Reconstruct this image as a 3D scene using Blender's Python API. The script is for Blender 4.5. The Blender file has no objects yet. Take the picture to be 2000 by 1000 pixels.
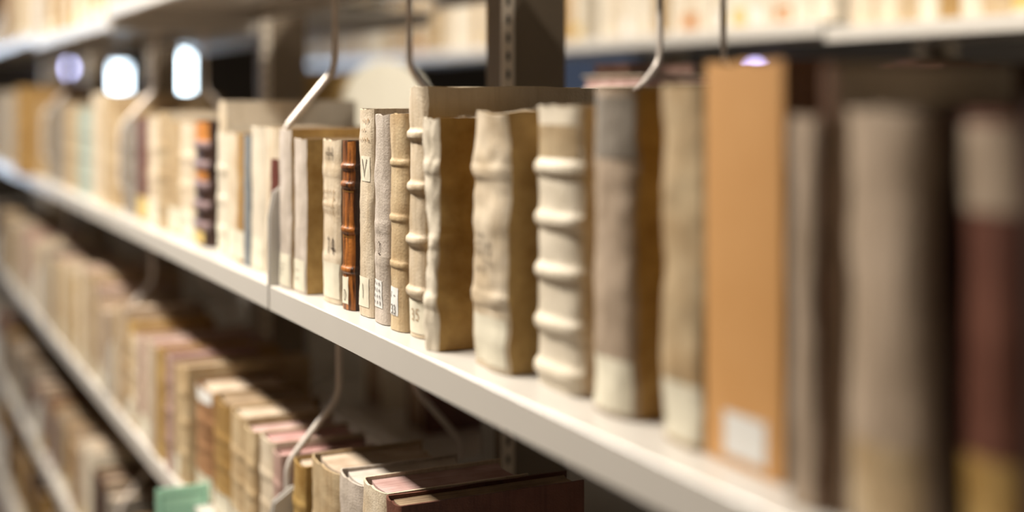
import bpy, math, random
from mathutils import Vector, noise

# ------------------------------------------------------------------ basics
# world: X = into the shelf, Y = along the aisle, Z = up.  Camera stands in the aisle.
EYE = 1.5
FOC = 2600.0                       # focal length in pixels of a 2000 px wide frame
TH = math.atan(1280.0 / FOC)       # yaw of the camera towards the shelf
CT, ST = math.cos(TH), math.sin(TH)
KX = FOC / CT
HZ, VX = 190.0, -280.0             # horizon row, vanishing column of the shelf run
scene = bpy.context.scene
COL = scene.collection
RND = random.Random(7)
ALB = 0.64                         # how much light aged skins, papers and paint give back


def s_of(x, n):                    # distance along the aisle of a point at offset n seen in column x
    return (KX * n / (x - VX) - ST * n) / CT


def dep(s, n):
    return s * CT + n * ST


def z_of(y, s, n):                 # height (relative to the eye) of a point seen in row y
    return (HZ - y) / FOC * dep(s, n)


# ------------------------------------------------------------------ materials
MATS = {}


def lin(c):
    return tuple(((v / 255.0) / 12.92) if v / 255.0 <= 0.04045 else (((v / 255.0) + 0.055) / 1.055) ** 2.4 for v in c)


def new_mat(name):
    m = bpy.data.materials.new(name)
    m.use_nodes = True
    nt = m.node_tree
    return m, nt, nt.nodes['Principled BSDF']


def N(nt, t, **kw):
    n = nt.nodes.new(t)
    for k, v in kw.items():
        if k in n.inputs:
            n.inputs[k].default_value = v
        else:
            setattr(n, k, v)
    return n


def hide(name, base, stain, dark=None, rough=0.55, amount=0.55, streak=0.35, vary=0.25, bump=0.4, spec=0.35, sp=(.47, .72)):
    """aged vellum / leather: large stains, vertical streaks, fine speckle, per-object variation"""
    if name in MATS:
        return MATS[name]
    m, nt, bs = new_mat(name)
    L = nt.links.new
    tc = N(nt, 'ShaderNodeTexCoord')
    oi = N(nt, 'ShaderNodeObjectInfo')
    mul = N(nt, 'ShaderNodeVectorMath', operation='SCALE')
    mul.inputs[0].default_value = (13.1, 7.7, 5.3)
    L(oi.outputs['Random'], mul.inputs['Scale'])
    add = N(nt, 'ShaderNodeVectorMath', operation='ADD')
    L(tc.outputs['Object'], add.inputs[0]); L(mul.outputs[0], add.inputs[1])
    n1 = N(nt, 'ShaderNodeTexNoise', Scale=26.0, Detail=5.0, Roughness=0.6)
    L(add.outputs[0], n1.inputs['Vector'])
    mp = N(nt, 'ShaderNodeMapping'); mp.inputs['Scale'].default_value = (190, 190, 14)
    L(add.outputs[0], mp.inputs['Vector'])
    n2 = N(nt, 'ShaderNodeTexNoise', Scale=1.0, Detail=4.0, Roughness=0.65)
    L(mp.outputs[0], n2.inputs['Vector'])
    n3 = N(nt, 'ShaderNodeTexNoise', Scale=420.0, Detail=3.0)
    base, stain = tuple(v * ALB for v in lin(base)), tuple(v * ALB for v in lin(stain))
    dark = tuple(v * ALB for v in lin(dark)) if dark else stain
    L(add.outputs[0], n3.inputs['Vector'])
    r1 = N(nt, 'ShaderNodeValToRGB')
    r1.color_ramp.elements[0].position = 0.36; r1.color_ramp.elements[1].position = 0.68
    r1.color_ramp.elements[0].color = (0, 0, 0, 1); r1.color_ramp.elements[1].color = (amount,) * 3 + (1,)
    L(n1.outputs['Fac'], r1.inputs[0])
    mx = N(nt, 'ShaderNodeMix', data_type='RGBA')
    mx.inputs[6].default_value = base + (1,); mx.inputs[7].default_value = stain + (1,)
    L(r1.outputs[0], mx.inputs[0])
    r2 = N(nt, 'ShaderNodeValToRGB')
    r2.color_ramp.elements[0].position = sp[0]; r2.color_ramp.elements[1].position = sp[1]
    r2.color_ramp.elements[0].color = (0, 0, 0, 1); r2.color_ramp.elements[1].color = (streak,) * 3 + (1,)
    L(n2.outputs['Fac'], r2.inputs[0])
    mx2 = N(nt, 'ShaderNodeMix', data_type='RGBA')
    mx2.inputs[7].default_value = dark + (1,)
    L(r2.outputs[0], mx2.inputs[0]); L(mx.outputs[2], mx2.inputs[6])
    hs = N(nt, 'ShaderNodeHueSaturation')
    mr = N(nt, 'ShaderNodeMapRange'); mr.inputs[3].default_value = 1 - vary; mr.inputs[4].default_value = 1 + vary * 0.6
    L(oi.outputs['Random'], mr.inputs[0]); L(mr.outputs[0], hs.inputs['Value'])
    L(mx2.outputs[2], hs.inputs['Color'])
    L(hs.outputs[0], bs.inputs['Base Color'])
    bs.inputs['Roughness'].default_value = rough
    bs.inputs['Specular IOR Level'].default_value = spec
    bp = N(nt, 'ShaderNodeBump', Strength=bump, Distance=0.0012)
    ad = N(nt, 'ShaderNodeMath', operation='ADD')
    L(n1.outputs['Fac'], ad.inputs[0]); L(n3.outputs['Fac'], ad.inputs[1])
    L(ad.outputs[0], bp.inputs['Height']); L(bp.outputs[0], bs.inputs['Normal'])
    MATS[name] = m
    return m


def pages(name, col, line):
    if name in MATS:
        return MATS[name]
    m, nt, bs = new_mat(name)
    L = nt.links.new
    tc = N(nt, 'ShaderNodeTexCoord')
    mp = N(nt, 'ShaderNodeMapping'); mp.inputs['Scale'].default_value = (8, 900, 8)
    L(tc.outputs['Object'], mp.inputs['Vector'])
    n = N(nt, 'ShaderNodeTexNoise', Scale=1.0, Detail=3.0)
    L(mp.outputs[0], n.inputs['Vector'])
    n2 = N(nt, 'ShaderNodeTexNoise', Scale=22.0, Detail=4.0)
    L(tc.outputs['Object'], n2.inputs['Vector'])
    ml = N(nt, 'ShaderNodeMath', operation='MULTIPLY'); L(n.outputs['Fac'], ml.inputs[0]); L(n2.outputs['Fac'], ml.inputs[1])
    r = N(nt, 'ShaderNodeValToRGB')
    r.color_ramp.elements[0].position = 0.12; r.color_ramp.elements[1].position = 0.34
    r.color_ramp.elements[0].color = tuple(v * ALB for v in lin(line)) + (1,); r.color_ramp.elements[1].color = tuple(v * ALB for v in lin(col)) + (1,)
    L(ml.outputs[0], r.inputs[0]); L(r.outputs[0], bs.inputs['Base Color'])
    bs.inputs['Roughness'].default_value = 0.9
    bp = N(nt, 'ShaderNodeBump', Strength=0.3, Distance=0.0006)
    L(n.outputs['Fac'], bp.inputs['Height']); L(bp.outputs[0], bs.inputs['Normal'])
    MATS[name] = m
    return m


def plain(name, col, rough=0.5, metal=0.0, spec=0.5, nscale=30.0, nvar=0.08, bump=0.0):
    if name in MATS:
        return MATS[name]
    m, nt, bs = new_mat(name)
    L = nt.links.new
    tc = N(nt, 'ShaderNodeTexCoord')
    n = N(nt, 'ShaderNodeTexNoise', Scale=nscale, Detail=5.0)
    L(tc.outputs['Object'], n.inputs['Vector'])
    mx = N(nt, 'ShaderNodeMix', data_type='RGBA')
    c = tuple(v * ALB for v in lin(col))
    mx.inputs[6].default_value = tuple(v * (1 - nvar) for v in c) + (1,)
    mx.inputs[7].default_value = tuple(min(1, v * (1 + nvar)) for v in c) + (1,)
    L(n.outputs['Fac'], mx.inputs[0]); L(mx.outputs[2], bs.inputs['Base Color'])
    bs.inputs['Roughness'].default_value = rough
    bs.inputs['Metallic'].default_value = metal
    bs.inputs['Specular IOR Level'].default_value = spec
    if bump:
        bp = N(nt, 'ShaderNodeBump', Strength=bump, Distance=0.001)
        L(n.outputs['Fac'], bp.inputs['Height']); L(bp.outputs[0], bs.inputs['Normal'])
    MATS[name] = m
    return m


def glow(name, col, strength):
    m, nt, bs = new_mat(name)
    bs.inputs['Base Color'].default_value = (0.02, 0.02, 0.02, 1)
    bs.inputs['Emission Color'].default_value = tuple(col) + (1,)
    bs.inputs['Emission Strength'].default_value = strength
    MATS[name] = m
    return m


M = {
    'cream':   hide('cream_vellum', (242, 226, 202), (210, 182, 142), (160, 130, 94), amount=0.55, streak=0.4, vary=0.08),
    'white':   hide('white_vellum', (248, 236, 216), (214, 198, 170), (176, 156, 124), amount=0.4, streak=0.22, vary=0.06),
    'grey':    hide('grey_vellum', (230, 216, 204), (188, 174, 156), (140, 124, 104), amount=0.5, streak=0.4, vary=0.08),
    'tan':     hide('tan_vellum', (222, 198, 160), (186, 148, 98), (128, 94, 58), amount=0.6, streak=0.35, vary=0.16),
    'ochre':   hide('ochre_leather', (190, 152, 92), (150, 108, 52), (96, 66, 32), amount=0.6, vary=0.10),
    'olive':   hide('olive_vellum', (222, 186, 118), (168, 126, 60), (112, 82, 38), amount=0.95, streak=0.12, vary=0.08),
    'calf':    hide('brown_calf', (216, 134, 58), (136, 72, 28), (58, 30, 16), amount=0.9, streak=0.95, vary=0.05, rough=0.4, spec=0.5, sp=(.44, .60)),
    'rusty':   hide('rusty_paper', (186, 140, 100), (140, 98, 64), (90, 62, 44), amount=0.7, vary=0.05),
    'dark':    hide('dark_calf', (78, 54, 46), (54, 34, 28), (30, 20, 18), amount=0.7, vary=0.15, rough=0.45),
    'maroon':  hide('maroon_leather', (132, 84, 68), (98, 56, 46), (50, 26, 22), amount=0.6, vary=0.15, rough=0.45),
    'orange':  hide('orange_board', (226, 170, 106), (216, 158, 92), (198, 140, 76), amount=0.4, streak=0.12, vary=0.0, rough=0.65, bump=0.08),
    'umber_shade':   hide('umber_shade_board', (104, 66, 36), (84, 50, 26), (60, 36, 20), amount=0.4, streak=0.2, vary=0.0, rough=0.65),  # dark brown with the shade of unlit sides put into the colour
    'slate':   hide('slate_paper', (150, 156, 160), (128, 132, 136), (96, 98, 102), amount=0.5, vary=0.05),
    'sage':    hide('sage_paper', (190, 202, 190), (172, 186, 172), (140, 150, 138), amount=0.4, vary=0.03),
    'taupe':   hide('taupe_vellum', (204, 182, 160), (164, 142, 118), (104, 88, 68), amount=0.6, streak=0.5, vary=0.06),
    'ash':     hide('ash_vellum', (168, 158, 146), (138, 126, 112), (92, 82, 70), amount=0.6, streak=0.5, vary=0.06),
    'rose':    hide('rose_paper', (206, 172, 160), (184, 146, 132), (140, 104, 92), amount=0.5, vary=0.1),
}
M['paper'] = hide('bright_limp_paper', (294, 286, 264), (270, 258, 230), amount=0.3, streak=0.1, vary=0.0)
P = {
    'p': pages('page_edges_cream', (226, 208, 186), (168, 140, 112)),
    'pink': pages('page_edges_pink', (222, 190, 184), (170, 128, 120)),
    'red': pages('page_edges_red', (216, 172, 166), (168, 112, 106)),
    'brown': pages('page_edges_brown', (178, 152, 120), (110, 86, 60)),
    'pale': pages('page_edges_pale', (236, 226, 216), (190, 174, 158)),
}
LABEL = plain('paper_label', (246, 238, 216), rough=0.8, spec=0.2, nscale=90, nvar=0.10)
LABELW = plain('white_paper_label', (250, 248, 244), rough=0.8, spec=0.2, nscale=90, nvar=0.04)
LABELY = plain('yellowed_paper_label', (226, 196, 124), rough=0.8, spec=0.2, nscale=70, nvar=0.2)
LABELO = plain('orange_leather_label', (208, 136, 66), rough=0.6, spec=0.3, nscale=70, nvar=0.2)
LABELR = plain('red_leather_label', (110, 58, 48), rough=0.6, spec=0.3, nscale=70, nvar=0.2)
INK = plain('brown_black_ink', (82, 66, 54), rough=0.8, spec=0.2)
GILT = plain('tarnished_gilt', (196, 142, 62), rough=0.4, metal=0.5)
PURPLE = plain('purplish_leather_band', (150, 126, 128), rough=0.45)
STEEL = plain('grey_enamelled_steel', (226, 220, 212), rough=0.28, spec=0.5, nscale=14, nvar=0.03)
STEELP = plain('taupe_enamelled_steel', (150, 134, 114), rough=0.42, spec=0.5, nscale=14, nvar=0.05)
STRIP = plain('pale_slotted_steel', (286, 272, 252), rough=0.4, spec=0.5, nscale=14, nvar=0.05)
HOLE = plain('slot_recess', (40, 32, 26), rough=0.8)
WIRE = plain('nickel_wire', (262, 250, 240), rough=0.36, metal=0.35, nscale=60, nvar=0.05)
FADED = plain('faded_ink', (176, 140, 96), rough=0.8)
TEAL = plain('teal_card', (206, 268, 240), rough=0.7, nscale=40, nvar=0.04)
TEALD = plain('teal_card_border', (160, 224, 200), rough=0.7, nscale=40, nvar=0.04)
WALL = plain('wall_paint', (112, 100, 86), rough=0.85, nscale=5, nvar=0.06)
FLOOR = plain('floor_linoleum', (116, 98, 80), rough=0.6, nscale=7, nvar=0.12)
CEIL = plain('ceiling_paint', (120, 112, 102), rough=0.9, nscale=5, nvar=0.04)
FRAME = plain('window_frame_paint', (110, 104, 98), rough=0.6)


# ------------------------------------------------------------------ mesh helpers
def mesh_obj(name, V, F, mat, parent=None, smooth=True, mats=None, idx=None):
    me = bpy.data.meshes.new(name)
    me.from_pydata([tuple(v) for v in V], [], F)
    if mats:
        for m in mats:
            me.materials.append(m)
        if idx:
            me.polygons.foreach_set('material_index', idx)
    else:
        me.materials.append(mat)
    if smooth:
        me.polygons.foreach_set('use_smooth', [True] * len(me.polygons))
        try:
            me.set_sharp_from_angle(angle=math.radians(42))
        except Exception:
            pass
    me.update()
    o = bpy.data.objects.new(name, me)
    COL.objects.link(o)
    if parent:
        o.parent = parent
    return o


def empty(name, loc=(0, 0, 0), rot=(0, 0, 0)):
    o = bpy.data.objects.new(name, None)
    o.empty_display_size = 0.05
    o.location = loc
    o.rotation_euler = rot
    COL.objects.link(o)
    return o


def tag(o, label, cat, group=None):
    o['label'] = label
    o['category'] = cat
    if group:
        o['group'] = group
    return o


class MB:
    """collects boxes, prisms and tubes into one mesh"""
    def __init__(self):
        self.V = []; self.F = []

    def box(self, a, b, bev=0.0):
        x0, y0, z0 = a; x1, y1, z1 = b
        if bev <= 0:
            k = len(self.V)
            self.V += [(x0, y0, z0), (x1, y0, z0), (x1, y1, z0), (x0, y1, z0), (x0, y0, z1), (x1, y0, z1), (x1, y1, z1), (x0, y1, z1)]
            self.F += [(k, k + 3, k + 2, k + 1), (k + 4, k + 5, k + 6, k + 7), (k, k + 1, k + 5, k + 4), (k + 1, k + 2, k + 6, k + 5), (k + 2, k + 3, k + 7, k + 6), (k + 3, k, k + 4, k + 7)]
        else:
            # rounded outline in x-z, extruded along y
            pts = []
            for cx, cz, a0 in ((x1 - bev, z1 - bev, 0), (x0 + bev, z1 - bev, 90), (x0 + bev, z0 + bev, 180), (x1 - bev, z0 + bev, 270)):
                for q in range(4):
                    t = math.radians(a0 + q * 30)
                    pts.append((cx + bev * math.cos(t), cz + bev * math.sin(t)))
            self.prism_xz(pts, y0, y1)

    def prism_xz(self, pts, y0, y1):
        k = len(self.V); n = len(pts)
        self.V += [(p[0], y0, p[1]) for p in pts] + [(p[0], y1, p[1]) for p in pts]
        for i in range(n):
            j = (i + 1) % n
            self.F.append((k + i, k + n + i, k + n + j, k + j))
        self.F.append(tuple(k + i for i in range(n)))
        self.F.append(tuple(k + n + i for i in reversed(range(n))))

    def prism_xy(self, pts, z0, z1):
        k = len(self.V); n = len(pts)
        self.V += [(p[0], p[1], z0) for p in pts] + [(p[0], p[1], z1) for p in pts]
        for i in range(n):
            j = (i + 1) % n
            self.F.append((k + i, k + j, k + n + j, k + n + i))
        self.F.append(tuple(k + i for i in reversed(range(n))))
        self.F.append(tuple(k + n + i for i in range(n)))

    def tube(self, path, r, seg=10):
        k = len(self.V)
        up = Vector((0, 1, 0))
        m = len(path)
        for i, p in enumerate(path):
            p = Vector(p)
            a = Vector(path[max(0, i - 1)]); b = Vector(path[min(m - 1, i + 1)])
            d = (b - a).normalized()
            e1 = up.cross(d)
            if e1.length < 1e-4:
                e1 = Vector((1, 0, 0)).cross(d)
            e1.normalize(); e2 = d.cross(e1)
            for q in range(seg):
                t = 2 * math.pi * q / seg
                self.V.append(tuple(p + e1 * (r * math.cos(t)) + e2 * (r * math.sin(t))))
        for i in range(m - 1):
            for q in range(seg):
                q2 = (q + 1) % seg
                self.F.append((k + i * seg + q, k + i * seg + q2, k + (i + 1) * seg + q2, k + (i + 1) * seg + q))
        self.F.append(tuple(k + q for q in reversed(range(seg))))
        self.F.append(tuple(k + (m - 1) * seg + q for q in range(seg)))

    def build(self, name, mat, parent=None, smooth=True):
        return mesh_obj(name, self.V, self.F, mat, parent, smooth)


def fillet(pts, r, k=5):
    """round the inner corners of a 2-D polyline"""
    out = [pts[0]]
    for i in range(1, len(pts) - 1):
        p = Vector(pts[i]); a = Vector(pts[i - 1]); b = Vector(pts[i + 1])
        rr = min(r, (a - p).length * 0.45, (b - p).length * 0.45)
        p0 = p + (a - p).normalized() * rr; p1 = p + (b - p).normalized() * rr
        for q in range(k + 1):
            t = q / k
            out.append(tuple(p0 * (1 - t) ** 2 + p * (2 * t * (1 - t)) + p1 * t * t))
    out.append(pts[-1])
    return out


# ------------------------------------------------------------------ books
class Book:
    """one standing book. local axes: x into the shelf (spine at x=0), y along the aisle, z up"""
    def __init__(self, n, s0, s1, H, W, zs, cover, page='p', bulge=None, bands=(), band=0.0028, bw=0.0055, wob=0.0012,
                 detail=1, lean=0.0, yaw=0.0, roll=0.0, seed=None, flare=0.0, board=None, sq=0.003, rough_top=0.0, fore=0.0, sag=0.0):
        self.t = s1 - s0; self.h = self.t / 2
        self.H, self.W = H, W
        self.b = self.t * 0.10 if bulge is None else bulge
        self.bands, self.band, self.bw, self.wob = bands, band, bw, wob
        self.seed = RND.random() * 50 if seed is None else seed
        self.flare = flare
        self.sag = sag
        self.root = empty('book', (n, (s0 + s1) / 2, EYE + zs + .0008), (lean, roll, yaw))
        self.detail = detail
        self.build(cover, page, board, sq, rough_top, fore)

    def nz_(self, a, b, c=0.0, f=1.0):
        return noise.noise(Vector((a * f + self.seed, b * f + self.seed * 0.7, c + self.seed * 1.3)))

    def surf(self, u, z):
        """outer spine surface: u=-1 (near corner) .. 1 (far corner)"""
        a = min(1.0, abs(u))
        x = self.b * (1 - math.sqrt(max(0.0, 1 - 0.985 * a ** 2.4)))
        y = u * self.h
        w = 1 - a ** 8 * 0.45
        for zb in self.bands:
            q = (z - zb) / self.bw
            if abs(q) < 3:
                e = math.exp(-q ** 4 * 0.6 if abs(q) < 2 else -9)
                x -= self.band * e * w
                if a > 0.6:
                    y += math.copysign(self.band * 0.35 * e * (a - 0.6) / 0.4, u)
        x += self.sag * math.sin(math.pi * min(1, max(0, z / self.H)))
        if self.wob:
            x += self.wob * self.nz_(u * 0.8, z * 28) + self.wob * 0.5 * self.nz_(u * 2, z * 90, 5)
            y += self.wob * 1.1 * self.nz_(z * 22, 3.1, u) * (0.5 + a)
        return x, y

    def rows(self):
        H = self.H
        if self.detail <= 0:
            zs = [0, H * 0.33, H * 0.66, H] if not self.bands else [H * i / 14 for i in range(15)]
        else:
            k = 18 if self.detail == 1 else 44
            zs = [H * i / k for i in range(k + 1)]
        if self.detail > 0:
            for zb in self.bands:
                zs += [zb + self.bw * f for f in (-1.8, -1.3, -0.9, -0.5, 0, 0.5, 0.9, 1.3, 1.8)]
        zs = sorted(z for z in zs if 0 <= z <= H)
        out = [zs[0]]
        for z in zs[1:]:
            if z - out[-1] > 0.0006:
                out.append(z)
        out[-1] = H
        return out

    def build(self, cover, page, board, sq, rough_top, fore):
        h, W = self.h, self.W
        ct = min(0.0028, self.t * 0.1)
        nu = (7, 11, 17)[self.detail]
        nb = (2, 4, 6)[self.detail]
        us = [-1 + 2 * i / (nu - 1) for i in range(nu)]
        us = [math.copysign(abs(u) ** 0.8, u) for u in us]
        V = []; F = []; idx = []
        zr = self.rows(); nr = len(zr)
        jx = self.b + 0.002
        ring = None
        for zi, z in enumerate(zr):
            o, inn = [], []
            fz = self.flare * max(0, math.sin(math.pi * (z / self.H) * 0.9 + 0.1))
            for i in range(nb, 0, -1):       # near board from the fore edge
                f = i / nb
                x = jx + (W - jx) * f
                y = -h - fz * f * 0.4 + self.wob * 0.9 * self.nz_(x * 14, z * 14, 2)
                o.append((x, y, 0)); inn.append((x, y + ct, 0))
            for u in us:
                x, y = self.surf(u, z)
                o.append((x, y, u)); inn.append((x + ct * (1.0 - 0.7 * abs(u) ** 4), y - math.copysign(ct, u) * abs(u) ** 4, u))
            for i in range(1, nb + 1):
                f = i / nb
                x = jx + (W - jx) * f
                y = h + self.wob * 0.9 * self.nz_(x * 14, z * 14, 9)
                o.append((x, y, 0)); inn.append((x, y - ct, 0))
            dz = 0.0
            m = len(o)
            for lst in (o, inn):
                for (x, y, u) in lst:
                    zz = z
                    if zi == nr - 1:
                        zz = z + rough_top * self.nz_(x * 60, y * 60, 4) - (0.0015 * (1 - u * u) if u else 0)
                    elif zi == 0:
                        zz = 0.0
                    V.append((x, y, zz))
            ring = m
        R = 2 * ring
        for r in range(nr - 1):
            a, b = r * R, (r + 1) * R
            for i in range(ring - 1):
                F.append((a + i, a + i + 1, b + i + 1, b + i))
                isb = 1 if (i < nb or i >= nb + nu - 1) else 0
                idx.append(isb)
                F.append((a + ring + i + 1, a + ring + i, b + ring + i, b + ring + i + 1)); idx.append(isb)
            F.append((a + ring, a, b, b + ring)); idx.append(1)
            F.append((a + ring - 1, a + 2 * ring - 1, b + 2 * ring - 1, b + ring - 1)); idx.append(1)
        for r, flip in ((0, True), (nr - 1, False)):
            a = r * R
            for i in range(ring - 1):
                q = (a + i, a + i + 1, a + ring + i + 1, a + ring + i)
                F.append(q[::-1] if flip else q); idx.append(0)
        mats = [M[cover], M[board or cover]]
        mesh_obj('cover', V, F, None, self.root, True, mats, idx)
        # page block
        y0 = h - ct - 0.0004
        x0 = jx + ct + 0.0012; x1 = W - 0.004 - fore
        if y0 > 0.002 and x1 > x0 + 0.01:
            sec = [(x1, -y0), (x1 - y0 * 0.16, -y0 * 0.5), (x1 - y0 * 0.2, 0), (x1 - y0 * 0.16, y0 * 0.5), (x1, y0), (x0, y0)]
            sec += [(x0 - self.b * 0.55 * (1 - (q / 3) ** 2), y0 * q / 3 * 0.98) for q in (2, 1, 0, -1, -2)] + [(x0, -y0)]
            sec = sec[::-1]
            mb = MB(); mb.prism_xy(sec[::-1], 0.0015, self.H - sq)
            mb.build('page_block', P[page], self.root, False)

    # --- things glued or written on the spine
    def patch(self, name, mat, u0, u1, z0, z1, off=0.0005, label=None, ragged=0.0):
        nu, nzv = 9, 8
        V = []; F = []
        for j in range(nzv):
            for i in range(nu):
                u = u0 + (u1 - u0) * i / (nu - 1); z = z0 + (z1 - z0) * j / (nzv - 1)
                if ragged and (j in (0, nzv - 1)):
                    z += ragged * self.nz_(u * 6, j, 3)
                if ragged and (i in (0, nu - 1)):
                    u += ragged * 25 * self.nz_(z * 90, i, 1)
                V.append(self.lift(u, z, off))
        for j in range(nzv - 1):
            for i in range(nu - 1):
                a = j * nu + i
                F.append((a, a + 1, a + nu + 1, a + nu))
        o = mesh_obj(name, V, [f[::-1] for f in F], mat, self.root)
        if label:
            o['label'] = label
        self.last = o
        return o

    def lift(self, u, z, off):
        x, y = self.surf(u, z)
        e = 0.02
        xa, ya = self.surf(max(-1, u - e), z); xb, yb = self.surf(min(1, u + e), z)
        t = Vector((xb - xa, yb - ya)).normalized()
        nx, ny = -t.y, t.x
        if nx > 0:
            nx, ny = -nx, -ny
        return (x + nx * off, y + ny * off, z)

    def strokes(self, name, mat, lines, uc, zc, size, w=0.0011, off=0.001, aspect=1.0, on=False):
        """pen strokes: lines are polylines in a unit box; x to the reader's right"""
        V = []; F = []
        for ln in lines:
            pts = []
            for k in range(len(ln) - 1):
                for q in range(4):
                    f = q / 4
                    pts.append((ln[k][0] * (1 - f) + ln[k + 1][0] * f, ln[k][1] * (1 - f) + ln[k + 1][1] * f))
            pts.append(ln[-1])
            P2 = [(-(p[0] - 0.5) * size * aspect, (p[1] - 0.5) * size) for p in pts]   # (y, z) offsets
            base = len(V)
            for k, p in enumerate(P2):
                a = P2[max(0, k - 1)]; b = P2[min(len(P2) - 1, k + 1)]
                d = Vector((b[0] - a[0], b[1] - a[1]))
                d = d.normalized() if d.length > 0 else Vector((0, 1))
                nrm = (-d.y, d.x)
                for sgn in (-1, 1):
                    yy = p[0] + nrm[0] * w / 2 * sgn; zz = p[1] + nrm[1] * w / 2 * sgn
                    u = max(-1, min(1, uc + yy / self.h))
                    V.append(self.lift(u, zc + zz, off))
            for k in range(len(P2) - 1):
                a = base + 2 * k
                F.append((a, a + 1, a + 3, a + 2))
        return mesh_obj(name, V, F, mat, self.last if on else self.root, False)


GLYPH = {
    '1': [[(0.35, 0.8), (0.55, 1.0), (0.55, 0.0)]],
    '4': [[(0.62, 0.0), (0.62, 1.0), (0.15, 0.32), (0.85, 0.32)]],
    '3': [[(0.2, 0.9), (0.5, 1.0), (0.75, 0.82), (0.62, 0.58), (0.42, 0.52), (0.7, 0.46), (0.8, 0.22), (0.55, 0.0), (0.2, 0.1)]],
    '5': [[(0.78, 1.0), (0.3, 1.0), (0.26, 0.58), (0.58, 0.6), (0.78, 0.36), (0.6, 0.04), (0.22, 0.06)]],
    '2': [[(0.2, 0.78), (0.42, 1.0), (0.72, 0.86), (0.68, 0.56), (0.2, 0.0), (0.82, 0.04)]],
    'H': [[(0.2, 0), (0.2, 1)], [(0.8, 0), (0.8, 1)], [(0.2, 0.52), (0.8, 0.52)]],
    'V': [[(0.1, 1), (0.45, 0), (0.85, 1)]],
    'N': [[(0.15, 0), (0.2, 1), (0.7, 0.05), (0.75, 1)]],
    'D': [[(0.25, 0), (0.25, 1), (0.6, 0.92), (0.8, 0.5), (0.6, 0.08), (0.25, 0)]],
    '-': [[(0.2, 0.5), (0.8, 0.5)]],
    '.': [[(0.45, 0.05), (0.55, 0.0)]],
}


def text_lines(t, gap=0.75):
    out = []; n = len(t)
    for i, ch in enumerate(t):
        if ch == ' ':
            continue
        for ln in GLYPH[ch]:
            out.append([((p[0] - 0.5) * 0.8 + 0.5 + (i - (n - 1) / 2) * gap, p[1]) for p in ln])
    return out


def scribble(rnd, k, rows, width=2.0):
    """faded, no longer legible pen lines"""
    out = []
    for r in range(rows):
        z = 1 - r / max(1, rows - 1) if rows > 1 else 0.5
        for i in range(k):
            x = 0.5 + (i / (k - 1) - 0.5) * width
            if rnd.random() < 0.2:
                continue
            a = 0.06 + rnd.random() * 0.08
            out.append([(x - 0.08, z - a), (x, z + a), (x + 0.06, z - a * rnd.random())])
    return out


ZU, ZM, ZL, ZT, ZF = 0.19, -0.236, -0.626, -1.012, -1.39
JOINTS = [0.39, 1.634, 2.83, 4.10, 5.35, 6.60]
NF, NB = 0.464, 0.775
LAST = [0.0]


def by_px(xf, xn, yt, n, zs, cover, W=0.14, gap=0.0, **kw):
    """book whose spine runs from column xf (far corner) to xn (near corner), its head at row yt"""
    s1, s0 = s_of(xf, n), s_of(xn, n)
    if s0 < LAST[0] + .0008 and s1 > LAST[0] + .006:
        s0 = LAST[0] + .0008               # never inside the nearer neighbour
    LAST[0] = s1
    H = z_of(yt, s0, n) - zs
    return Book(n, s0 + gap, s1, H, W, zs, cover, **kw)


def nm(b, label, group, cat='book'):
    tag(b.root, label, cat, group)
    return b


# ------------------------------------------------------------------ the main shelf, the books one can tell apart
GM = 'old books standing on the main shelf'
R2 = random.Random(3)
SZ = ZM

b = nm(by_px(1995, 2180, 200, 0.50, SZ, 'dark', W=0.17, detail=1), 'very dark book at the near end of the main shelf, beside the red-brown one', GM)
b = nm(by_px(1872, 1985, 222, 0.505, SZ, 'maroon', W=0.15, detail=1, bulge=0.006),
       'dark red-brown leather book with ochre foot, next to the broad taupe spine', GM)
b.patch('foot_panel', M['olive'], -0.97, 0.97, 0.004, 0.055, label='worn ochre foot of the spine')
b.patch('head_panel', M['taupe'], -0.97, 0.97, 0.178, 0.222, label='pale taupe head of the spine')
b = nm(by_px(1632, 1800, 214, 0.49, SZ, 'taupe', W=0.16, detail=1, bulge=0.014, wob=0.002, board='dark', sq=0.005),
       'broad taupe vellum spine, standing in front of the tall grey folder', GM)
b.patch('foot_panel', M['tan'], -0.8, 0.6, 0.006, 0.05, ragged=0.001)
b = nm(Book(0.4916, 0.5885, 0.6005, z_of(128, 0.594, 0.49) - SZ, 0.137, SZ, 'umber_shade', bulge=0.001, board='white', wob=0.0003),  # spine darkened as unlit, board paled as lit: light put into colour
       'tall thin grey folder rising between the taupe book and the slim tan spine', GM)
b = nm(by_px(1540, 1592, 228, 0.486, SZ, 'taupe', W=0.13, detail=1, board='umber_shade', wob=0.002),
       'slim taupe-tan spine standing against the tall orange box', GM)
b = nm(by_px(1376, 1527, 118, 0.503, SZ, 'orange', W=0.21, detail=1, bulge=0.001, board='umber_shade', wob=0.0, sq=0.002),  # side in darker umber: its shade is put into the colour
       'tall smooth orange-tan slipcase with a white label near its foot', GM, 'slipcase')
b.patch('spine_label', LABELW, -0.62, 0.45, 0.006, 0.034, label='small white paper label')
b = nm(by_px(1286, 1368, 166, 0.50, SZ, 'tan', W=0.16, detail=2, wob=0.002, board='olive'),
       'tan vellum book with pale foot label, squeezed beside the orange slipcase', GM)
b.patch('spine_label', LABEL, -0.95, 0.8, 0.004, 0.042, ragged=0.001)
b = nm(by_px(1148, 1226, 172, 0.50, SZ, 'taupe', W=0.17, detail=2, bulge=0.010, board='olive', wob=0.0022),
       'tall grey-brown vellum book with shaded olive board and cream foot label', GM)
b.patch('spine_label', LABEL, -0.9, 0.95, 0.004, 0.042, ragged=0.0012)
b.patch('head_panel', M['ash'], -0.95, 0.95, 0.19, 0.236)
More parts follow.
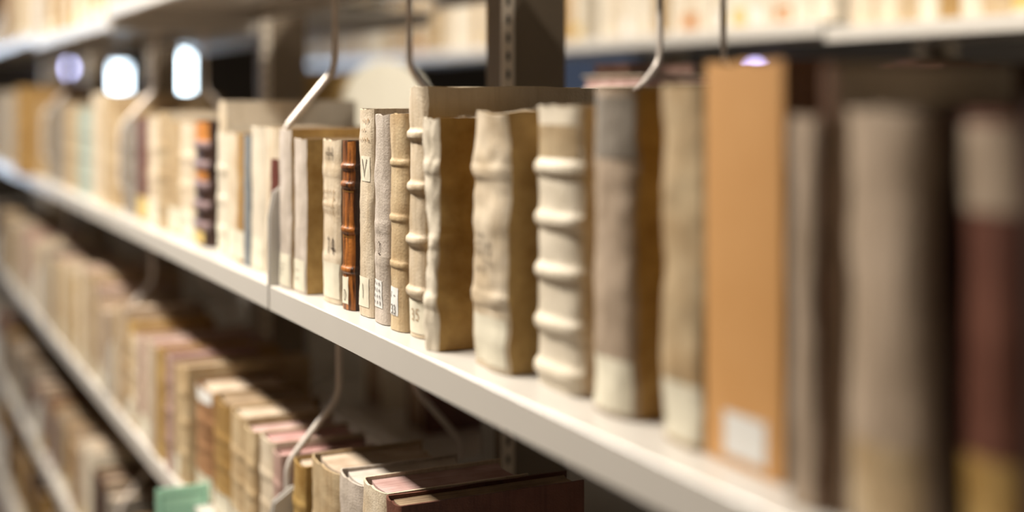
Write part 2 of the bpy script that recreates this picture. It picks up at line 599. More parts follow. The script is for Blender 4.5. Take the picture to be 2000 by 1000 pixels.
b = nm(by_px(1036, 1121, 208, 0.503, SZ, 'white', W=0.15, detail=2, bulge=0.011, bands=(0.014, 0.051, 0.0936, 0.136, 0.178), band=0.0042, bw=0.0052, flare=0.02, wob=0.0016, board='cream'),
       'white vellum book with thick raised bands across its spine', GM)
b.patch('title_panel', M['tan'], -0.9, 0.9, 0.186, 0.213, label='tan title panel near the head')
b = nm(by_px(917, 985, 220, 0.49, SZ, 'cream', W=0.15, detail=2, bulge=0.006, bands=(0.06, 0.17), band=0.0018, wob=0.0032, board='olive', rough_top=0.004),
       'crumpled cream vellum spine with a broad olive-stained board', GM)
b.patch('spine_label', LABEL, -0.9, 0.75, 0.005, 0.046, ragged=0.001)
b.strokes('ink_marks', INK, scribble(R2, 3, 5, 0.9), 0.1, 0.10, 0.03, w=0.0013)
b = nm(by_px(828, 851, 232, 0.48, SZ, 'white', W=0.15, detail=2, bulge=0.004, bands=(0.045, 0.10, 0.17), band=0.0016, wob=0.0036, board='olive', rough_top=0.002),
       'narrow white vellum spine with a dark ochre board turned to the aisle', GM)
b = nm(by_px(793, 824, 171, 0.492, SZ, 'cream', W=0.197, detail=2, bulge=0.007, bands=(0.0435, 0.0944, 0.147, 0.198), band=0.0038, bw=0.0042, wob=0.0014, board='white', rough_top=0.003),
       'tallest cream vellum book with four small raised bands, its tan board showing above its neighbours', GM)
b.patch('spine_label', LABEL, -0.9, 0.9, 0.004, 0.036)
b.strokes('ink_number', FADED, text_lines('35'), -0.2, 0.022, 0.011, w=0.0011, on=True)
b = nm(by_px(756, 785, 223, 0.488, SZ, 'tan', W=0.135, detail=2, bulge=0.008, bands=(0.066, 0.113, 0.169), band=0.0016, bw=0.003, wob=0.0012, rough_top=0.002),
       'light tan vellum book with label numbered 33, beside the tallest cream book', GM)
l = b.patch('spine_label', LABELW, -0.45, 0.75, 0.015, 0.043, label='white paper label with handwritten number')
b.strokes('ink_number', INK, text_lines('33'), 0.05, 0.021, 0.009, w=0.0012, on=True)
b.strokes('ink_letters', INK, text_lines('V -'), 0.2, 0.035, 0.007, w=0.0010, on=True)
b = nm(by_px(725, 753, 224, 0.488, SZ, 'grey', W=0.135, detail=2, bulge=0.008, bands=(0.066, 0.10), band=0.0008, wob=0.0014, rough_top=0.0015),
       'pale grey vellum book with white foot label, touching the book numbered 33', GM)
b.patch('spine_label', LABELW, -0.5, 0.7, 0.016, 0.045, label='white paper label with faded pen lines')
b.strokes('ink_marks', INK, scribble(R2, 3, 4, 0.8), 0.1, 0.031, 0.02, w=0.0009, on=True)
b.strokes('ink_number', INK, text_lines('2'), -0.2, 0.079, 0.013, w=0.0012)
b = nm(by_px(698, 723, 214, 0.49, SZ, 'cream', W=0.14, detail=2, bulge=0.005, wob=0.0014, rough_top=0.001),
       'cream vellum book with small upper label, just past the brown calf book', GM)
b.patch('title_label', LABEL, -0.75, 0.35, 0.145, 0.172, label='small aged title label')
b.strokes('ink_letters', INK, text_lines('V'), -0.2, 0.159, 0.02, w=0.0014, aspect=0.9, on=True)
b.strokes('faded_title', FADED, scribble(R2, 4, 3, 1.1), -0.1, 0.2, 0.02, w=0.001)
b.patch('spine_label', LABEL, -0.7, 0.8, 0.01, 0.042)
b.strokes('ink_marks', INK, [[(0.5, 0), (0.5, 1)]], 0.0, 0.027, 0.016, w=0.001, on=True)
b = nm(by_px(664, 684, 277, 0.487, SZ, 'calf', W=0.12, detail=2, bulge=0.007, bands=(0.044, 0.088, 0.138, 0.158), band=0.0026, bw=0.003, wob=0.0006, board='dark'),
       'small tree-calf book with mottled rusty brown spine and raised bands', GM)
b.patch('spine_label', LABEL, -0.55, 0.95, 0.006, 0.036, label='torn cream paper label', ragged=0.0015)
b.strokes('ink_letters', INK, text_lines('D'), -0.1, 0.016, 0.012, w=0.001, on=True)
for zz in (0.0855, 0.1355):
    b.patch('gilt_line', GILT, -0.95, 0.95, zz - 0.005, zz - 0.0042)
b = nm(by_px(626, 658, 275, 0.487, SZ, 'cream', W=0.125, detail=2, bulge=0.006, bands=(0.05, 0.11, 0.15), band=0.0008, wob=0.001, rough_top=0.001),
       'cream vellum book marked H and 14 in ink, beside the brown calf book', GM)
b.strokes('ink_letters', INK, text_lines('HH'), -0.15, 0.171, 0.016, w=0.0013)
b.strokes('ink_number', INK, text_lines('14'), -0.25, 0.066, 0.019, w=0.002)
b.patch('spine_label', LABEL, -0.95, 0.75, 0.006, 0.046, ragged=0.001)
b.strokes('faded_title', FADED, scribble(R2, 5, 4, 1.5), 0.0, 0.115, 0.024, w=0.001)
b = nm(by_px(571, 594, 273, 0.478, SZ, 'grey', W=0.125, detail=2, bulge=0.004, wob=0.001, board='olive'),
       'small grey-cream book with an olive-tan board, second from the steel bracket plate', GM)
b.patch('spine_label', LABEL, -0.9, 0.9, 0.003, 0.04)
b.strokes('ink_marks', INK, scribble(R2, 3, 2, 0.9), 0, 0.022, 0.01, w=0.0009, on=True)
b = nm(by_px(543, 566, 254, 0.474, SZ, 'grey', W=0.185, detail=2, bulge=0.004, wob=0.001, board='olive'),
       'taller grey-cream book touching the steel bracket plate, its long board behind shorter neighbours', GM)
b.patch('spine_label', LABEL, -0.9, 0.9, 0.003, 0.042)
b.strokes('ink_marks', INK, scribble(R2, 3, 3, 0.9), 0, 0.023, 0.012, w=0.0009, on=True)

# bay beyond the bracket plate, near to far: (far x, near x, top row, cover, offset, width, label, extras)
LEFT = [
    (513, 540, 251, 'cream', 0.488, .14, 'cream vellum book with a dark red title piece, first beyond the steel bracket plate', dict(title=LABELR, tz=(.10, .155))),
    (486, 512, 249, 'white', 0.488, .14, 'pale cream book just past the one with a dark red title piece', dict(foot=LABEL)),
    (475, 485, 266, 'slate', 0.488, .13, 'very slim blue-grey book among cream spines', {}),
    (461, 474, 263, 'ochre', 0.489, .13, 'slim yellowish tan book beside the blue-grey slim one', dict(foot=LABEL)),
    (441, 460, 262, 'cream', 0.490, .13, 'cream book with pale foot label, beside the slim yellowish tan one', dict(foot=LABEL)),
    (421, 440, 261, 'white', 0.490, .13, 'whitish book one place short of the banded black-brown book', dict(foot=LABEL)),
    (376, 404, 236, 'dark', 0.490, .14, 'black-brown leather book with purplish bands and orange title labels', dict(special='dark')),
    (346, 374, 240, 'cream', 0.490, .14, 'cream book directly past the banded black-brown book', dict(foot=LABEL)),
    (326, 345, 238, 'tan', 0.490, .14, 'warm tan book, second past the banded black-brown book', dict(foot=LABEL)),
    (305, 325, 220, 'tan', 0.488, .30, 'tall tan book whose long board tops its cream neighbours', {}),
    (284, 304, 228, 'cream', 0.490, .14, 'cream book between the tall tan board and the dark brown spine', dict(foot=LABEL)),
    (263, 283, 232, 'maroon', 0.490, .14, 'narrow dark brown spine with an ochre foot label', dict(foot=LABELY)),
    (236, 262, 236, 'ash', 0.490, .14, 'greyish spine just past the narrow dark brown one', {}),
    (216, 228, 222, 'tan', 0.490, .14, 'tan spine just past the greyish one', {}),
    (196, 215, 186, 'tan', 0.488, .24, 'tall tan book below the square bright window, nearer of two', {}),
    (174, 195, 182, 'cream', 0.488, .24, 'tall cream-tan book below the square bright window, farther of two', {}),
    (143, 173, 213, 'sage', 0.488, .15, 'pale sage green spine among tan books', {}),
    (120, 142, 206, 'tan', 0.490, .15, 'tan spine just past the pale sage green one', {}),
    (87, 119, 200, 'ash', 0.490, .15, 'dull grey spine, second past the pale sage green one', {}),
    (74, 79, 204, 'tan', 0.490, .15, 'tan spine squeezed against the ochre case that overhangs the shelf', {}),
    (27, 73, 170, 'ochre', 0.436, .20, 'ochre-brown case sticking out over the shelf edge', {}),
    (4, 26, 186, 'cream', 0.488, .15, 'cream spine directly past the overhanging ochre case', {}),
    (-20, 3, 180, 'cream', 0.488, .15, 'cream spine, second past the overhanging ochre case', {}),
    (-42, -21, 184, 'tan', 0.488, .15, 'tan spine, third past the overhanging ochre case', {}),
]
for (xf, xn, yt, cov, n, W, lab, ex) in LEFT:
    sp = ex.get('special')
    H0 = z_of(yt, s_of(xn, n), n) - SZ
    bands = tuple(H0 * f for f in ((.16, .32, .48, .64, .80) if sp else (.2, .45, .7))) if (sp or R2.random() < .6) else ()
    b = nm(by_px(xf, xn, yt, n, SZ, cov, W=W, detail=1, bands=bands, band=.0034 if sp else .0014, wob=.0012, gap=0.001, board='white' if W == .30 else None,  # long board painted whiter, the light falling on it put into the colour
                 bulge=0.0015 if cov == 'slate' else None), lab, GM)
    if ex.get('foot'):
        b.patch('spine_label', ex['foot'], -.92, .85, .005, .045, ragged=.001)
    if ex.get('title'):
        b.patch('title_piece', ex['title'], -.95, -.25, *ex['tz'], label='dark red title piece')
    if sp:
        for zb in bands:
            b.patch('raised_band', PURPLE, -.97, .97, zb - .007, zb + .007, off=.0008, label='purplish raised band')
        b.patch('title_label', LABELO, -.9, .95, H0 * .83, H0 * .985, label='orange head label')
        b.patch('title_label', LABELO, -.85, .95, H0 * .525, H0 * .60, label='orange title label')
        b.patch('spine_label', LABELY, -.55, .95, .004, .034, label='yellowed paper foot label')
b = nm(Book(0.505, 2.030, 2.066, z_of(198, 2.03, .505) - SZ, 0.215, SZ, 'cream', board='white', detail=1),  # board whiter than the spine: light reaching it is painted in
       'tall cream book whose long tan board rises behind the whitish book', GM)

# ------------------------------------------------------------------ lower shelves
ORD = ['', 'first', 'second', 'third', 'fourth', 'fifth', 'sixth', 'seventh', 'eighth', 'ninth', 'tenth', 'eleventh', 'twelfth', 'thirteenth', 'fourteenth', 'fifteenth',
       'sixteenth', 'seventeenth', 'eighteenth', 'nineteenth']
TENS = {2: 'twenty', 3: 'thirty', 4: 'forty', 5: 'fifty', 6: 'sixty', 7: 'seventy', 8: 'eighty'}
TENTH = {2: 'twentieth', 3: 'thirtieth', 4: 'fortieth', 5: 'fiftieth', 6: 'sixtieth', 7: 'seventieth', 8: 'eightieth'}


def ordw(i):
    if i < 20:
        return ORD[i]
    return TENTH[i // 10] if i % 10 == 0 else TENS[i // 10] + '-' + ORD[i % 10]


CN = {'cream': 'cream', 'white': 'whitish', 'grey': 'pale grey', 'tan': 'tan', 'ochre': 'ochre', 'olive': 'olive-tan', 'dark': 'dark brown', 'maroon': 'red-brown',
      'taupe': 'taupe', 'ash': 'grey', 'rose': 'pinkish', 'slate': 'blue-grey', 'sage': 'sage green', 'calf': 'rusty brown'}
GL = 'old books standing on the shelf below the main one'
LAST[0] = 0.0
LOW = [  # (far x, near x, top row, cover, pages, width, label)
    (749, 778, 992, 'maroon', 'brown', .215, 'dark maroon leather book with a long straight top edge, on the shelf below'),
    (702, 748, 968, 'cream', 'pink', .17, 'cream book with pinkish page edges and a curling cover, beside the dark maroon one'),
    (656, 701, 953, 'grey', 'pale', .15, 'pale grey book with whitish page edges, second from the dark maroon one'),
    (600, 655, 931, 'tan', 'p', .15, 'tan book with light cover rims, third from the dark maroon one'),
    (569, 592, 914, 'olive', 'p', .165, 'olive-tan book whose pale cover edge reaches far back, beside the lower wire support'),
    (531, 547, 892, 'rose', 'red', .13, 'small book with reddish page edges beneath the slanting wire'),
    (503, 530, 868, 'cream', 'red', .13, 'small cream book with reddish page edges, one past the wire support'),
    (475, 502, 846, 'tan', 'pink', .13, 'small tan book with pink page edges, two past the wire support'),
    (446, 474, 820, 'tan', 'p', .13, 'small tan book with brownish page edges, three past the wire support'),
    (411, 445, 797, 'ochre', 'brown', .14, 'small ochre book with a spotted spine, four past the wire support'),
    (377, 410, 772, 'rusty', 'p', .14, 'small rusty brown book with a torn white head, where the row steps down'),
]
for (xf, xn, yt, cov, pg, W, lab) in LOW:
    n = 0.49 if xf > 500 else .484
    b = nm(by_px(xf, xn, yt, n, ZL, cov, page=pg, W=W, detail=2 if xf > 590 else 1, bands=(.04, .08, .12) if xf not in (749,) else (.05, .1, .15),
                 band=.0012, wob=.0014, gap=.001, rough_top=.001, sq=.004), lab, GL)
    if cov != 'maroon':
        b.patch('spine_label', LABEL, -.9, .8, .005, .04, ragged=.001)
    if xf == 377:
        b.patch('head_panel', LABELW, -.9, .9, b.H - .02, b.H - .001, label='torn white head of the spine', ragged=.003)

r = random.Random(21)
s = s_of(376, .484) + .002
i = 1
while s < 5.55:
    t = r.uniform(.038, .07) if s < 2.7 else r.uniform(.05, .085)
    n = .467 + r.uniform(0, .008)
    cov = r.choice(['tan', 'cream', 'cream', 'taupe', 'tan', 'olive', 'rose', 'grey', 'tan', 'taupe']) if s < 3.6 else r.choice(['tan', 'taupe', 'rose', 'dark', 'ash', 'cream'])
    H = r.uniform(.185, .2) if s < 2.45 else r.uniform(.165, .215)
    if 3.05 < s < 3.25:
        H = .225
    pg = 'pink' if 2.2 < s < 2.5 else r.choice(['p', 'p', 'brown', 'pink'])
    # leave room for the posts' brackets and the wire supports
    if any(abs(s + t / 2 - q) < t / 2 + .012 for q in JOINTS + [j + .022 for j in JOINTS] + [j + .034 for j in JOINTS]):
        s += .03
        continue
    b = Book(n, s, s + t - .0015, H, r.uniform(.15, .21), ZL, cov, page=pg, detail=1 if s < 2.8 else 0, bands=(.05, .1, .15) if r.random() < .5 else (), band=.0014, sq=.005)
    nm(b, f'{CN[cov]} book on the shelf below, {ordw(i)} past the small rusty brown book', GL)
    if r.random() < .35:
        b.patch('spine_label', LABEL, -.9, .8, .005, .04)
    s += t; i += 1


def fill(s, s_end, zs, rr, palette, hr, tr, group, text, wr=(.15, .2), nf=.487, detail=0, pg=('p', 'brown'), special=None, foot=.4, joints=JOINTS, tilt=True):
    i = 1
    while s < s_end:
        t = rr.uniform(*tr)
        if any(abs(s + t / 2 - q) < t / 2 + .012 for q in joints + [j + .022 for j in joints] + [j + .034 for j in joints]):
            s += .03
            continue
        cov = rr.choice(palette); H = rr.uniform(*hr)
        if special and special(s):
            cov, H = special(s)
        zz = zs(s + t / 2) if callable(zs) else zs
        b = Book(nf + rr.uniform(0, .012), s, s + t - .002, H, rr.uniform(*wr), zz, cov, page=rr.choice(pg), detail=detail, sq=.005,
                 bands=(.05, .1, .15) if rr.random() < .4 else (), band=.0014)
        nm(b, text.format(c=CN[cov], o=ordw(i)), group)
        if rr.random() < foot:
            b.patch('spine_label', rr.choice([LABEL, LABEL, LABELY]), -.9, .8, .004, .042)
        s += t; i += 1
    return i


def sp3(s):
    return ('white', .205) if 3.12 < s < 3.21 else None


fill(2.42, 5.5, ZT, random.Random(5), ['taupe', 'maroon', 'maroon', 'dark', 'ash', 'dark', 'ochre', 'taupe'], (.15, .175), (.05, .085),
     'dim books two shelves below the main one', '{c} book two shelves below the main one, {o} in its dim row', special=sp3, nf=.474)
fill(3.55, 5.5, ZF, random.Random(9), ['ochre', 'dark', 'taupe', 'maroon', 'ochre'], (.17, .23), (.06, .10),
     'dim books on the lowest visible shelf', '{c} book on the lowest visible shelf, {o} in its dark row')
ZUB = [.19, .192, .17, .188, .185]
fill(2.25, 5.5, lambda s: ZUB[max(k for k in range(5) if JOINTS[k] <= s)], random.Random(13), ['white', 'cream', 'cream', 'tan', 'ochre', 'cream', 'calf', 'tan'], (.2, .26), (.045, .085),
     'books on the shelf above the main one', '{c} book foot on the shelf above the main one, {o} in its row', foot=.5)

# ------------------------------------------------------------------ steel shelving: our range
def shelf(label, s0, s1, ztop, n0, n1, group, bracket=True, flip=False, mat=None, lip=.030, bh=.135):
    """one shelf board of a bay: folded deck plus an upstanding bracket plate at either end"""
    root = empty('steel_shelf', ((n0 + n1) / 2, (s0 + s1) / 2, EYE + ztop))
    tag(root, label, 'shelf', group)
    hn = (n1 - n0) / 2; hs = (s1 - s0) / 2 - .006
    L = lip
    out = [(-hn, -L), (-hn, -.0011), (-hn + .0011, 0), (hn - .0011, 0), (hn, -.0011), (hn, -L), (hn - .014, -L), (hn - .014, -L + .002), (hn - .0025, -L + .002), (hn - .0025, -.003),
           (-hn + .0025, -.003), (-hn + .0025, -L + .002), (-hn + .014, -L + .002), (-hn + .014, -L)]
    m = MB(); m.prism_xz(out[::-1], -hs, hs)
    m.build('deck', mat or STEEL, root)
    if bracket is True:
        bracket = (True, True)
    if bracket:
        for sg in (-1, 1):
            if not bracket[(sg + 1) // 2]:
                continue
            f = -1 if flip else 1
            pts = [(-hn * f, -L), (-hn * f, bh - .05), (-hn * f + .006 * f, bh - .018), (-hn * f + .03 * f, bh - .002), (-hn * f + .06 * f, bh), (hn * f - .016 * f, bh + .004), (hn * f - .014 * f, bh + .075), (hn * f, bh + .075), (hn * f, -L)]
            y = sg * (hs + .0012)
            m = MB(); m.prism_xz(pts if f < 0 else pts[::-1], y - .0011, y + .0011)
            m.build('bracket_plate', mat or STEEL, root)
    return root


GS = 'steel shelves of the near range'
BAY = ['nearest bay', 'bay beyond the bracket plate', 'third bay along', 'fourth bay along', 'fifth bay along']
LV = [(ZM, 'main steel shelf under the sharp books', GS), (ZU, 'steel shelf above the main one', GS), (ZL, 'steel shelf below the main one', GS), (ZT, 'steel shelf two below the main one', GS), (ZF, 'lowest visible steel shelf', GS)]
for k in range(5):
    s0, s1 = JOINTS[k], JOINTS[k + 1]
    if k == 0:
        s0 = -.1
    for (z, t, g) in LV:
        if z == ZU:
            z = [.19, .192, .17, .188, .185][k]
        if k == 0 and z in (ZT, ZF):
            continue
        shelf(f'{t}, {BAY[k]}', s0, s1, z, NF, NB, g, bracket=((False, True) if k == 0 else (True, False) if k == 1 else (False, False)) if t.startswith('main') else (True, True))
# the back-to-back shelves of the other face
NO, NO2 = .8875, 1.19
GO = 'steel shelves on the back face of the near range'
for k in range(4):
    s0, s1 = JOINTS[k], JOINTS[k + 1]
    if k == 0:
        s0 = -.1
    for (z, t) in (([.24, .228, .196, .2][k], 'upper'), (ZM, 'middle'), (ZL, 'lower')):
        shelf(f'{t} steel shelf on the back face of the near range, {BAY[k]}', s0, s1, z, NO, NO2, GO, flip=True, bracket=(t != 'upper'))

# upright posts
for k, sj in enumerate(JOINTS[1:], 1):
    root = empty('upright_post', (.84, sj + .028, 0))
    tag(root, ['', 'square steel post with slotted strip behind the tallest cream book', 'dim steel post between the wire support and the bright slit window',
               'dim steel post between the tall and the square bright windows', 'dim steel post beside the square bright window', 'dim steel post by the small round light'][k], 'post', 'upright posts of the near range')
    m = MB(); m.box((-.048, -.028, 0), (.0475, .028, 2.55)); m.build('column', STEELP, root, False)
    m = MB(); m.box((-.052, -.0315, 0.05), (-.034, -.0285, 2.5)); st = m.build('slotted_strip', STRIP, root, False)
    m = MB()
    z = .10
    while z < 2.45:
        m.box((-.0455, -.0319, z), (-.0405, -.0314, z + .012)); z += .025
    m.build('slot', HOLE, st, False)['kind'] = 'stuff'


# ------------------------------------------------------------------ hanging wire supports
def wire(label, s, zb, nc=.6165, depth=.246, drop=.33, r=.0046, yaw=0.0, leg=.0525, d1=.122, group='wire book supports hanging under the shelves'):
    root = empty('hanging_book_support', (nc, s, EYE + zb), (0, 0, yaw))
    tag(root, label, 'book support', group)
    w = depth / 2 - .001
    pts = [(-leg + .012, .006), (-leg, -.004), (-leg, -d1), (-w, -d1 - .081), (-w, -drop), (w, -drop), (w, -d1 - .081), (leg, -d1), (leg, -.004), (leg - .012, .006)]
    p3 = [(p[0], 0, p[1]) for p in fillet(pts, .016)]
    m = MB(); m.tube(p3, r, 10)
    m.build('bent_wire', WIRE, root)
    m = MB()
    for sg in (-1, 1):
        m = MB(); m.box((sg * (leg - .006) - .012, -.006, .0005), (sg * (leg - .006) + .012, .006, .0085))
        m.build('clip', WIRE, root, False)
    return root


UB = [.16, .162, .14, .158, .155]
wire('bright wire support hanging above the grey-cream books at the bracket plate', 1.672, .162 - .002)
wire('blurred wire support slanting in front of the bright slit window', 2.85, .140, depth=.248)
wire('farthest blurred wire support, below the small round light', 4.12, .150, depth=.248)
wire('wire support hanging under the main shelf beside the reddish page edges', 1.655, ZM - .030)
wire('dim wire support under the main shelf in the third bay along', 2.87, ZM - .030)
wire('dim wire support under the main shelf in the fourth bay along', 4.13, ZM - .030)
wire('dim wire support among the books two shelves below the main one', 2.87, ZL - .030)
wire('wire support on the back face, beside the grey-brown vellum book', 1.546, .198, nc=1.0395, depth=.25, d1=.149)

# teal card at the edge of the shelf below
root = empty('shelf_card', (.448, 2.045, EYE + ZL - .06))
tag(root, 'teal green card sticking out from the edge of the shelf below', 'card')
m = MB(); m.box((-.042, -.0008, -.07), (.042, .0008, .093)); m.build('card', TEAL, root, False)
m = MB()
for a, c in (((-.034, -.0012, .078), (.034, -.0008, .082)), ((-.034, -.0012, -.06), (-.030, -.0008, .078)), ((.030, -.0012, -.06), (.034, -.0008, .078)), ((-.026, -.0012, .060), (.026, -.0008, .062))):
    m.box(a, c)
m.build('printed_border', TEALD, root, False)

# ------------------------------------------------------------------ things on the back face
GB = 'books on the back face of the near range'
def back_book(label, n, s0, s1, H, W, zs, cover, **kw):
    b = Book(n, s0, s1, H, W, zs, cover, **kw)
    b.root.rotation_euler[2] = math.pi
    nm(b, label, GB)
    return b


# a broad white limp volume standing turned at the far lip, its head rounded
root = empty('book', (1.20, 3.15, EYE + ZM + .0078), (-.42, 0, -.32))
tag(root, 'large white limp book with a rounded head, seen through the shelf past the sharp books', 'book', GB)
hh = (z_of(128, 3.25, 1.22) - ZM) / math.cos(.42)
pts = [(-.115, 0), (-.115, hh * .62)] + [(-.115 * math.cos(math.pi * q / 16), hh * .62 + hh * .38 * math.sin(math.pi * q / 16)) for q in range(1, 16)] + [(.115, hh * .62), (.115, 0)]
m = MB(); m.prism_xz(pts, -.016, -.013); m.prism_xz(pts, .013, .016); m.prism_xz([(.112, 0), (.116, 0), (.116, hh * .6), (.112, hh * .6)], -.016, .016)
m.build('cover', M['paper'], root, False)
m = MB(); m.prism_xz([(p[0] * .95, p[1] * .985 + .001) for p in pts], -.0128, .0128); m.build('page_block', P['pale'], root, False)
back_book('olive-tan book seen through the shelf just beyond the near wire support', 1.175, 3.34, 3.44, z_of(142, 3.4, 1.1) - ZM, .135, ZM, 'olive', board='olive', page='brown')
# lying books stacked on upright ones, under the far bright shelf
back_book('tan upright book on the back face under the pale flat books', 1.16, 1.70, 1.76, .245, .22, ZM, 'tan')
back_book('ochre upright book on the back face under the pale flat books', 1.16, 1.765, 1.83, .245, .22, ZM, 'ochre')
zl = ZM + .2465
for cov, t, lab, ln, x1, wd in (('white', .024, 'whitish book lying flat behind the white banded book', .185, 1.185, .135), ('rose', .017, 'small pinkish book lying on top of the whitish flat one', .11, 1.18, .125)):
    b = Book(0, -t / 2, t / 2, ln, wd, 0, cov, page='pink', detail=0, bulge=.001)
    b.root.rotation_euler = (math.pi / 2, 0, math.pi)
    b.root.location = (x1, 1.69 if cov == 'white' else 1.745, EYE + zl + t / 2)
    nm(b, lab, GB)
    zl += t + .0005
# lower level of the back face
back_book('pale grey-white book deep in the dark below the main shelf', 1.17, 2.50, 2.60, .205, .23, ZL, 'paper')
back_book('dark red book standing beside the pale one deep below the main shelf', 1.17, 2.28, 2.36, .20, .23, ZL, 'maroon')
back_book('dark red book deep in the shadow by the slotted post', 1.17, 1.78, 1.86, .24, .23, ZL, 'maroon')
back_book('dark brown book deep in the shadow by the slotted post', 1.17, 1.68, 1.75, .22, .23, ZL, 'dark')

# ------------------------------------------------------------------ the range across the next aisle
NR = 2.10
FJ = [1.30, 2.56, 3.80, 5.05, 6.30, 7.30]
GF = 'steel shelves of the range across the far aisle'
for k in range(5):
    for z, t in ((([.17, .186, .186, .186, .186][k]), 'upper'), (-.21, 'lower')):
        shelf(f'{t} steel shelf of the range across the far aisle, {BAY[k].replace("beyond the bracket plate", "second along")}', FJ[k], FJ[k + 1], z, NR, NR + .31, GF, bracket=False, lip=.034)
for k, sj in enumerate(FJ):
    root = empty('upright_post', (2.46, sj, 0))
    tag(root, f'{ordw(k + 1)} dim steel post of the range across the far aisle', 'post', 'upright posts of the far range')
    m = MB(); m.box((-.045, -.028, 0), (.045, .028, 2.55)); m.build('column', STEELP, root, False)
rr = random.Random(31)
i = 1
for k in range(5):
    s = FJ[k] + .02
    while s < FJ[k + 1] - .09:
        t = rr.uniform(.055, .085)
        cov = rr.choice(['white', 'white', 'cream', 'white', 'cream', 'tan', 'ochre', 'white'])
        if s + t > 1.75:
            b = Book(NR + .03 + rr.uniform(0, .012), s, s + t - .002, rr.uniform(.2, .25), .17, [.17, .186, .186, .186, .186][k], cov, detail=0)
            nm(b, f'{CN[cov]} book on the bright shelf across the far aisle, {ordw(i)} in its row', 'bright books across the far aisle')
            if rr.random() < .3:
                b.patch('spine_label', rr.choice([LABELY, LABELW, LABELO]), -.9, .9, .01, .05)
            i += 1
        s += t
i = 1
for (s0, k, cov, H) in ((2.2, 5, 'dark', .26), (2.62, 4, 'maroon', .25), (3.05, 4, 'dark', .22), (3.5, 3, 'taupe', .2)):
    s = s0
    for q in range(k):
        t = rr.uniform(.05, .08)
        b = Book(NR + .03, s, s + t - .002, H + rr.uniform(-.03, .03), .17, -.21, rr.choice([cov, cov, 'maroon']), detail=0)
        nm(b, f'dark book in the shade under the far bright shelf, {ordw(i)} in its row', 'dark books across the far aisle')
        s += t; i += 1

# ------------------------------------------------------------------ the room
def struct(name, m, mat):
    o = m.build(name, mat, None, False)
    o['kind'] = 'structure'
    return o


X0, X1, Y0, Y1, ZC = -1.7, 6.0, -2.2, 12.0, 2.95
m = MB(); m.box((X0, Y0, -.1), (X1, Y1, 0)); struct('floor', m, FLOOR)
m = MB(); m.box((X0, Y0, ZC), (X1, Y1, ZC + .1)); struct('ceiling', m, CEIL)
m = MB(); m.box((X0 - .1, Y0, 0), (X0, Y1, ZC)); struct('wall_left', m, WALL)
m = MB(); m.box((X1, Y0, 0), (X1 + .1, Y1, ZC)); struct('wall_right', m, WALL)
m = MB(); m.box((X0, Y0 - .1, 0), (X1, Y0, ZC)); struct('wall_front', m, WALL)
WIN = [  # x0, x1, z0, z1 (relative to the eye), strength, colour
    (-.42, .62, -.75, .95, 10.0, (.62, .78, 1.0)),
    (1.90, 2.16, -.5, .29, 9.0, (.74, .88, 1.0)),
    (2.53, 2.71, -.5, .40, 12.0, (.74, .90, 1.0)),
]
m = MB()
xs = [X0] + [v for w in WIN for v in w[:2]] + [X1]
for k in range(0, len(xs), 2):
    m.box((xs[k], Y1, 0), (xs[k + 1], Y1 + .12, ZC))
for w in WIN:
    m.box((w[0], Y1, 0), (w[1], Y1 + .12, EYE + w[2])); m.box((w[0], Y1, EYE + w[3]), (w[1], Y1 + .12, ZC))
struct('wall_back', m, WALL)
for k, w in enumerate(WIN, 1):
    root = empty(f'window_{k}', ((w[0] + w[1]) / 2, Y1 + .06, EYE + w[2])); root['kind'] = 'structure'
    hw = (w[1] - w[0]) / 2; hh = w[3] - w[2]
    m = MB(); m.box((-hw, -.004, 0), (hw, .004, hh)); m.build('pane', glow(f'daylit_pane_{k}', w[5], w[4]), root, False)
    m = MB(); q = .012
    m.box((-hw, -.02, 0), (-hw + q, .02, hh)); m.box((hw - q, -.02, 0), (hw, .02, hh)); m.box((-hw, -.02, 0), (hw, .02, q)); m.box((-hw, -.02, hh - q), (hw, .02, hh))
    m.build('window_frame', FRAME, root, False)
# dim bluish window in the wall on the far side
root = empty('window_4', (X1 - .005, 10.6, EYE - .3)); root['kind'] = 'structure'
m = MB(); m.box((-.006, -.8, 0), (.0, .8, .75)); m.build('pane', glow('dusky_pane', (.40, .50, .75), .12), root, False)
m = MB(); m.box((-.02, -.84, -.04), (.0, .84, 0)); m.box((-.02, -.84, .75), (.0, .84, .79)); m.build('window_frame', FRAME, root, False)


def small_lamp(label, x, s, z, col, st, r=.03):
    root = empty('wall_lamp', (x, s, EYE + z)); tag(root, label, 'lamp')
    V = []; F = []
    for a in range(9):
        for c in range(12):
            t = math.pi * a / 8; p = 2 * math.pi * c / 12
            V.append((r * math.sin(t) * math.cos(p), r * math.sin(t) * math.sin(p), r * math.cos(t)))
    for a in range(8):
        for c in range(12):
            F.append((a * 12 + c, (a + 1) * 12 + c, (a + 1) * 12 + (c + 1) % 12, a * 12 + (c + 1) % 12))
    mesh_obj('bulb', V, F, glow('bulb_glow', col, st), root)
    return root


q = small_lamp('small round bluish lamp glowing on the end wall beyond the shelves', 1.62, 11.93, .25, (.60, .62, 1.0), 11.0, .05)
m = MB(); m.box((-.05, .045, -.06), (.05, .07, .06)); m.build('mount', FRAME, q, False)
q = small_lamp('small violet-blue lamp just above the orange slipcase', 5.93, 8.0, .20, (.55, .52, 1.0), 9.0, .04)
m = MB(); m.box((.035, -.05, -.06), (.07, .05, .06)); m.build('mount', FRAME, q, False)

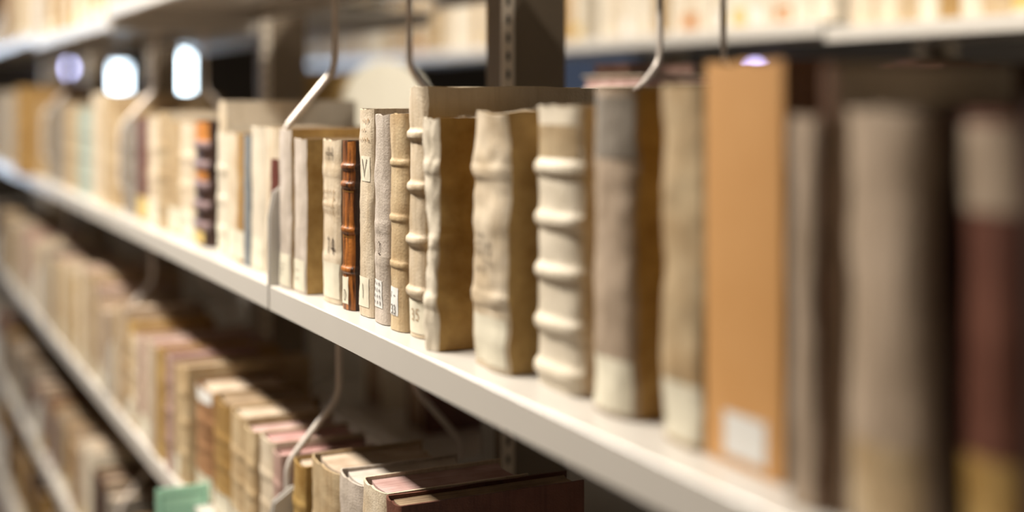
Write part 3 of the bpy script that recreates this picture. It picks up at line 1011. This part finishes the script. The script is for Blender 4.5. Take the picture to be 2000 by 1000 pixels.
# ------------------------------------------------------------------ ceiling lamps over the aisles
def ceiling_lamp(label, x, s0, s1, power, col=(1, .925, .81), w=.16):
    root = empty('ceiling_lamp', (x, (s0 + s1) / 2, ZC)); tag(root, label, 'lamp', 'strip lamps over the aisles')
    L = (s1 - s0) / 2
    m = MB(); m.prism_xz([(-w / 2, 0), (-w / 2 - .02, -.06), (w / 2 + .02, -.06), (w / 2, 0)][::-1], -L, L); m.build('housing', STEEL, root, False)
    m = MB(); m.box((-w / 2, -L + .02, -.066), (w / 2, L - .02, -.0605)); m.build('diffuser', glow('lamp_diffuser', col, 1.5), root, False)
    ld = bpy.data.lights.new('strip_light', 'AREA'); ld.shape = 'RECTANGLE'; ld.size = w; ld.size_y = 2 * L - .04
    ld.energy = power; ld.color = col
    lo = bpy.data.objects.new('strip_light', ld); COL.objects.link(lo); lo.parent = root; lo.location = (0, 0, -.075)


ceiling_lamp('strip lamp over the near aisle, first in line', -.30, 1.1, 2.9, 150)
ceiling_lamp('strip lamp over the near aisle, second in line', -.30, 3.2, 4.8, 85)
ceiling_lamp('strip lamp over the far aisle, first in line', 1.66, 1.0, 2.7, 60)
ceiling_lamp('strip lamp over the far aisle, second in line', 1.66, 3.6, 5.2, 60)

# ------------------------------------------------------------------ world, camera
w = bpy.data.worlds.new('World'); scene.world = w
w.use_nodes = True
w.node_tree.nodes['Background'].inputs[0].default_value = (.9, .9, 1, 1)
w.node_tree.nodes['Background'].inputs[1].default_value = .05

cam = bpy.data.cameras.new('Camera')
cam.sensor_fit = 'HORIZONTAL'; cam.sensor_width = 36.0
cam.lens = FOC / 2000 * 36.0
cam.shift_x = 0.0
cam.shift_y = -(500 - HZ) / 2000.0
cam.clip_start = .05
cam.dof.use_dof = True
cam.dof.focus_distance = 1.40
cam.dof.aperture_fstop = cam.lens / 1000 / .033
co = bpy.data.objects.new('Camera', cam); COL.objects.link(co)
co.location = (0, 0, EYE)
co.rotation_euler = (math.pi / 2, 0, -TH)
scene.camera = co

scene.view_settings.view_transform = 'Standard'
scene.view_settings.look = 'None'
scene.view_settings.gamma = 1.0
scene.view_settings.use_curve_mapping = False
scene.view_settings.exposure = -0.08
scene.cycles.use_denoising = True
scene.cycles.max_bounces = 8
